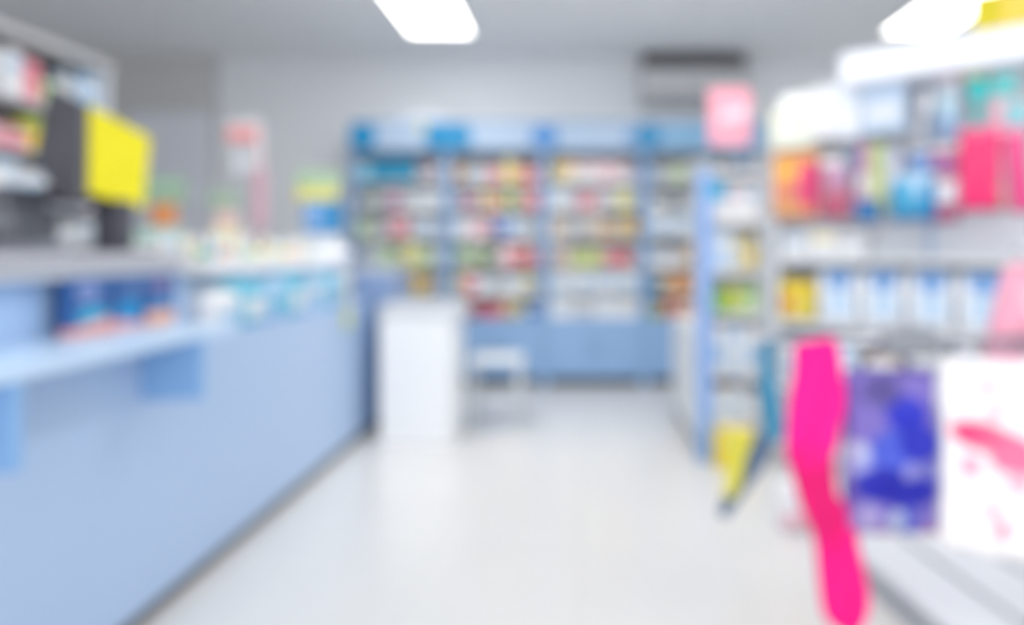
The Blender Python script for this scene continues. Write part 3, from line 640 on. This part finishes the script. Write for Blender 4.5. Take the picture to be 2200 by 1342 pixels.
def swept(pix, Y, ox, oz):
    out = []
    for (x, y, w_) in pix:
        p = at(x, y, Y); out.append((p.x-ox, p.z-oz, w_*Y/F, 0))
    return out
# pink scarf
o0 = at(1755, 1342, RY); t = thing('scarf', 'hot pink scarf hanging furthest down in front, nearly to the floor', 'scarf', (o0.x, RY, o0.z))
sc = swept([(1750, 728, 84), (1752, 745, 96), (1756, 790, 104), (1755, 860, 122), (1746, 930, 116), (1740, 975, 104), (1744, 1000, 92)], RY, o0.x, o0.z)
sweep(MB(), sc).build('upper_fold', mat((255, 12, 152), .8, bump=.4, scale=18), t, True)
sc = swept([(1738, 955, 108), (1746, 1010, 92), (1760, 1075, 84), (1788, 1125, 94), (1800, 1165, 98)], RY, o0.x, o0.z)
sweep(MB(), sc, thick=.028).build('gathered_middle', mat((232, 14, 118), .8, bump=.4, scale=18), t, True)
sc = swept([(1794, 1135, 88), (1801, 1190, 96), (1810, 1250, 104), (1816, 1300, 104), (1812, 1335, 84), (1806, 1350, 60)], RY, o0.x, o0.z)
sweep(MB(), sc).build('lower_tail', mat((255, 6, 140), .8, bump=.4, scale=18), t, True)
# teal, yellow and navy scarf
o1 = at(1600, 1110, RY); t = thing('scarf', 'slim scarf in teal, yellow and navy hanging left of the hot pink one', 'scarf', (o1.x, RY+.0, o1.z))
sweep(MB(), swept([(1652, 728, 34), (1648, 770, 30), (1652, 850, 38), (1662, 920, 40), (1655, 945, 30)], RY, o1.x, o1.z), thick=.02).build('teal_upper', mat((48, 138, 178), .7, bump=.3, scale=18), t, True)
sweep(MB(), swept([(1640, 935, 56), (1612, 990, 58), (1580, 1050, 44), (1552, 1108, 22)], RY, o1.x, o1.z), thick=.02).build('navy_tail', mat((88, 112, 145), .7, bump=.3, scale=18), t, True)
b = MB(); sweep(b, swept([(1590, 930, 64), (1582, 985, 40), (1576, 1030, 34), (1566, 1070, 18)], RY-.03, o1.x, o1.z), thick=.012)
yl = b.build('yellow_stripe', mat((214, 208, 78), .7, bump=.3, scale=18), t, True); yl.location.y = -.03
sweep(MB(), swept([(1618, 940, 40), (1560, 935, 40)], RY, o1.x, o1.z), thick=.014).build('yellow_flap', mat((240, 218, 120), .7), t, True)
# patterned bag
o2 = at(1912, 1146, RY); t = thing('drawstring_bag', 'purple and vivid blue patterned drawstring bag hanging between scarf and towel', 'bag', (o2.x, RY, o2.z))
bm = [(-.10, .20, .045, .06, 0, (160, 165, 225)), (.0, .235, .075, .075, 0, (70, 90, 210)), (.02, .34, .06, .05, 20, (30, 40, 190)), (.06, .26, .06, .05, 0, (25, 35, 180)),
      (-.03, .15, .09, .05, 0, (14, 22, 170)), (.03, .14, .085, .055, 0, (14, 20, 165)), (.03, .19, .026, .024, 0, (150, 150, 222)), (-.1, .24, .03, .02, 30, (185, 190, 225)),
      (.1, .19, .05, .03, 0, (110, 110, 190)), (-.075, .05, .035, .05, 0, (160, 150, 205)), (.0, .045, .02, .04, 0, (175, 190, 220)), (.035, .05, .02, .05, 0, (85, 95, 200)), (-.03, .01, .03, .015, 0, (160, 85, 160)),
      (.11, .01, .03, .018, 0, (185, 110, 150)), (-.045, .40, .06, .04, 0, (95, 85, 160))]
b = MB(); b.pillow(.265, .455, .13, pw=.35, crease=.008, taper=.06, nx=18, nz=22)
b.build('body', spots((120, 106, 190), bm, .6), t, True)
MB().tube([(-.07, 0, .42), (-.075, 0, .47), (-.04, 0, .508), (.01, 0, .512), (.045, 0, .47), (.04, 0, .42)], .012, 8).build('handle', mat((80, 85, 125), .6), t, True)
MB().box(-.06, -.01, -.075, -.055, .39, .45, .01).build('tag', mat((88, 78, 150), .5), t)
# white printed towel
o3 = at(2150, 1180, RY); t = thing('printed_towel', 'white towel printed with red band and pink dots at right edge', 'towel', (o3.x, RY-.02, o3.z))
def px(x, y): p = at(x, y, RY-.02); return (p.x-o3.x, p.z-o3.z)
mk = []
for (x, y, rx, rz, a, cc) in [(2105, 935, 62, 30, 14, (255, 75, 130)), (2165, 960, 75, 30, 22, (255, 105, 150)), (2185, 985, 60, 36, 10, (255, 125, 165)), (2122, 832, 17, 17, 0, (252, 185, 208)), (2142, 887, 18, 18, 0, (252, 190, 212)), (2084, 1000, 20, 22, 0, (253, 175, 200)),
                              (2132, 1100, 20, 18, 0, (252, 190, 212)), (2158, 1143, 20, 20, 0, (252, 150, 185)), (2190, 1040, 22, 22, 0, (253, 190, 210)), (2170, 770, 40, 14, 0, (250, 205, 220))]:
    cx, cz = px(x, y); mk.append((cx, cz, rx*RY/F, rz*RY/F, a, cc))
b = MB(); nx, nz = 26, 20; w_, h_ = .36, .53; g = {}
for side in (0, 1):
    for i in range(nx+1):
        for j in range(nz+1):
            u, v = i/nx, j/nz
            yy = .014*math.sin(u*15+1.2*v)*(1.1-.5*v)+side*.012
            g[side, i, j] = b.bm.verts.new((-.165+u*w_*(1-.03*v), yy, v*h_+.01*math.sin(u*9)*(1-v)-.03*u*(1-v)+.0))
for side in (0, 1):
    for i in range(nx):
        for j in range(nz): b.bm.faces.new((g[side, i, j], g[side, i+1, j], g[side, i+1, j+1], g[side, i, j+1]))
for i in range(nx):
    for j in (0, nz): b.bm.faces.new((g[0, i, j], g[0, i+1, j], g[1, i+1, j], g[1, i, j]))
for j in range(nz):
    for i in (0, nx): b.bm.faces.new((g[0, i, j], g[0, i, j+1], g[1, i, j+1], g[1, i, j]))
b.build('cloth', spots((252, 250, 253), mk, .8), t, True)
for x in (-.1, .1): MB().box(x-.012, x+.012, -.02, .04, h_-.03, h_+.03, .004).build('clip', mat((225, 228, 235), .4), t)
# pink pouch at the far right edge
o4 = at(2190, 770, RY+.08); t = thing('gift_pouch', 'pale pink tapering gift pouch hanging above the white towel', 'pouch', (o4.x, RY+.08, o4.z))
MB().pillow(.22, .27, .08, pw=.4, crease=.004, taper=.62).build('pouch', spots((238, 165, 190), [(.03, .17, .04, .05, 0, (252, 205, 220)), (-.03, .03, .06, .03, 0, (222, 165, 190))], .4), t, True)
MB().tube([(0, 0, .265), (0, -.03, .30)], .006, 8).build('cord', mat((240, 200, 215), .5), t, True)
t = thing('wrapped_pack', 'small white and pink pack on the floor left of the hot pink scarf', 'pack', (.93, 3.25, 0), 0)
MB().box(-.07, .07, -.05, .05, 0, .2, .02).build('wrapper', mat((240, 240, 246), .4), t, True)
MB().box(-.06, .06, -.053, -.048, .02, .07, .002).build('printed_panel', mat((245, 190, 205), .4), t)
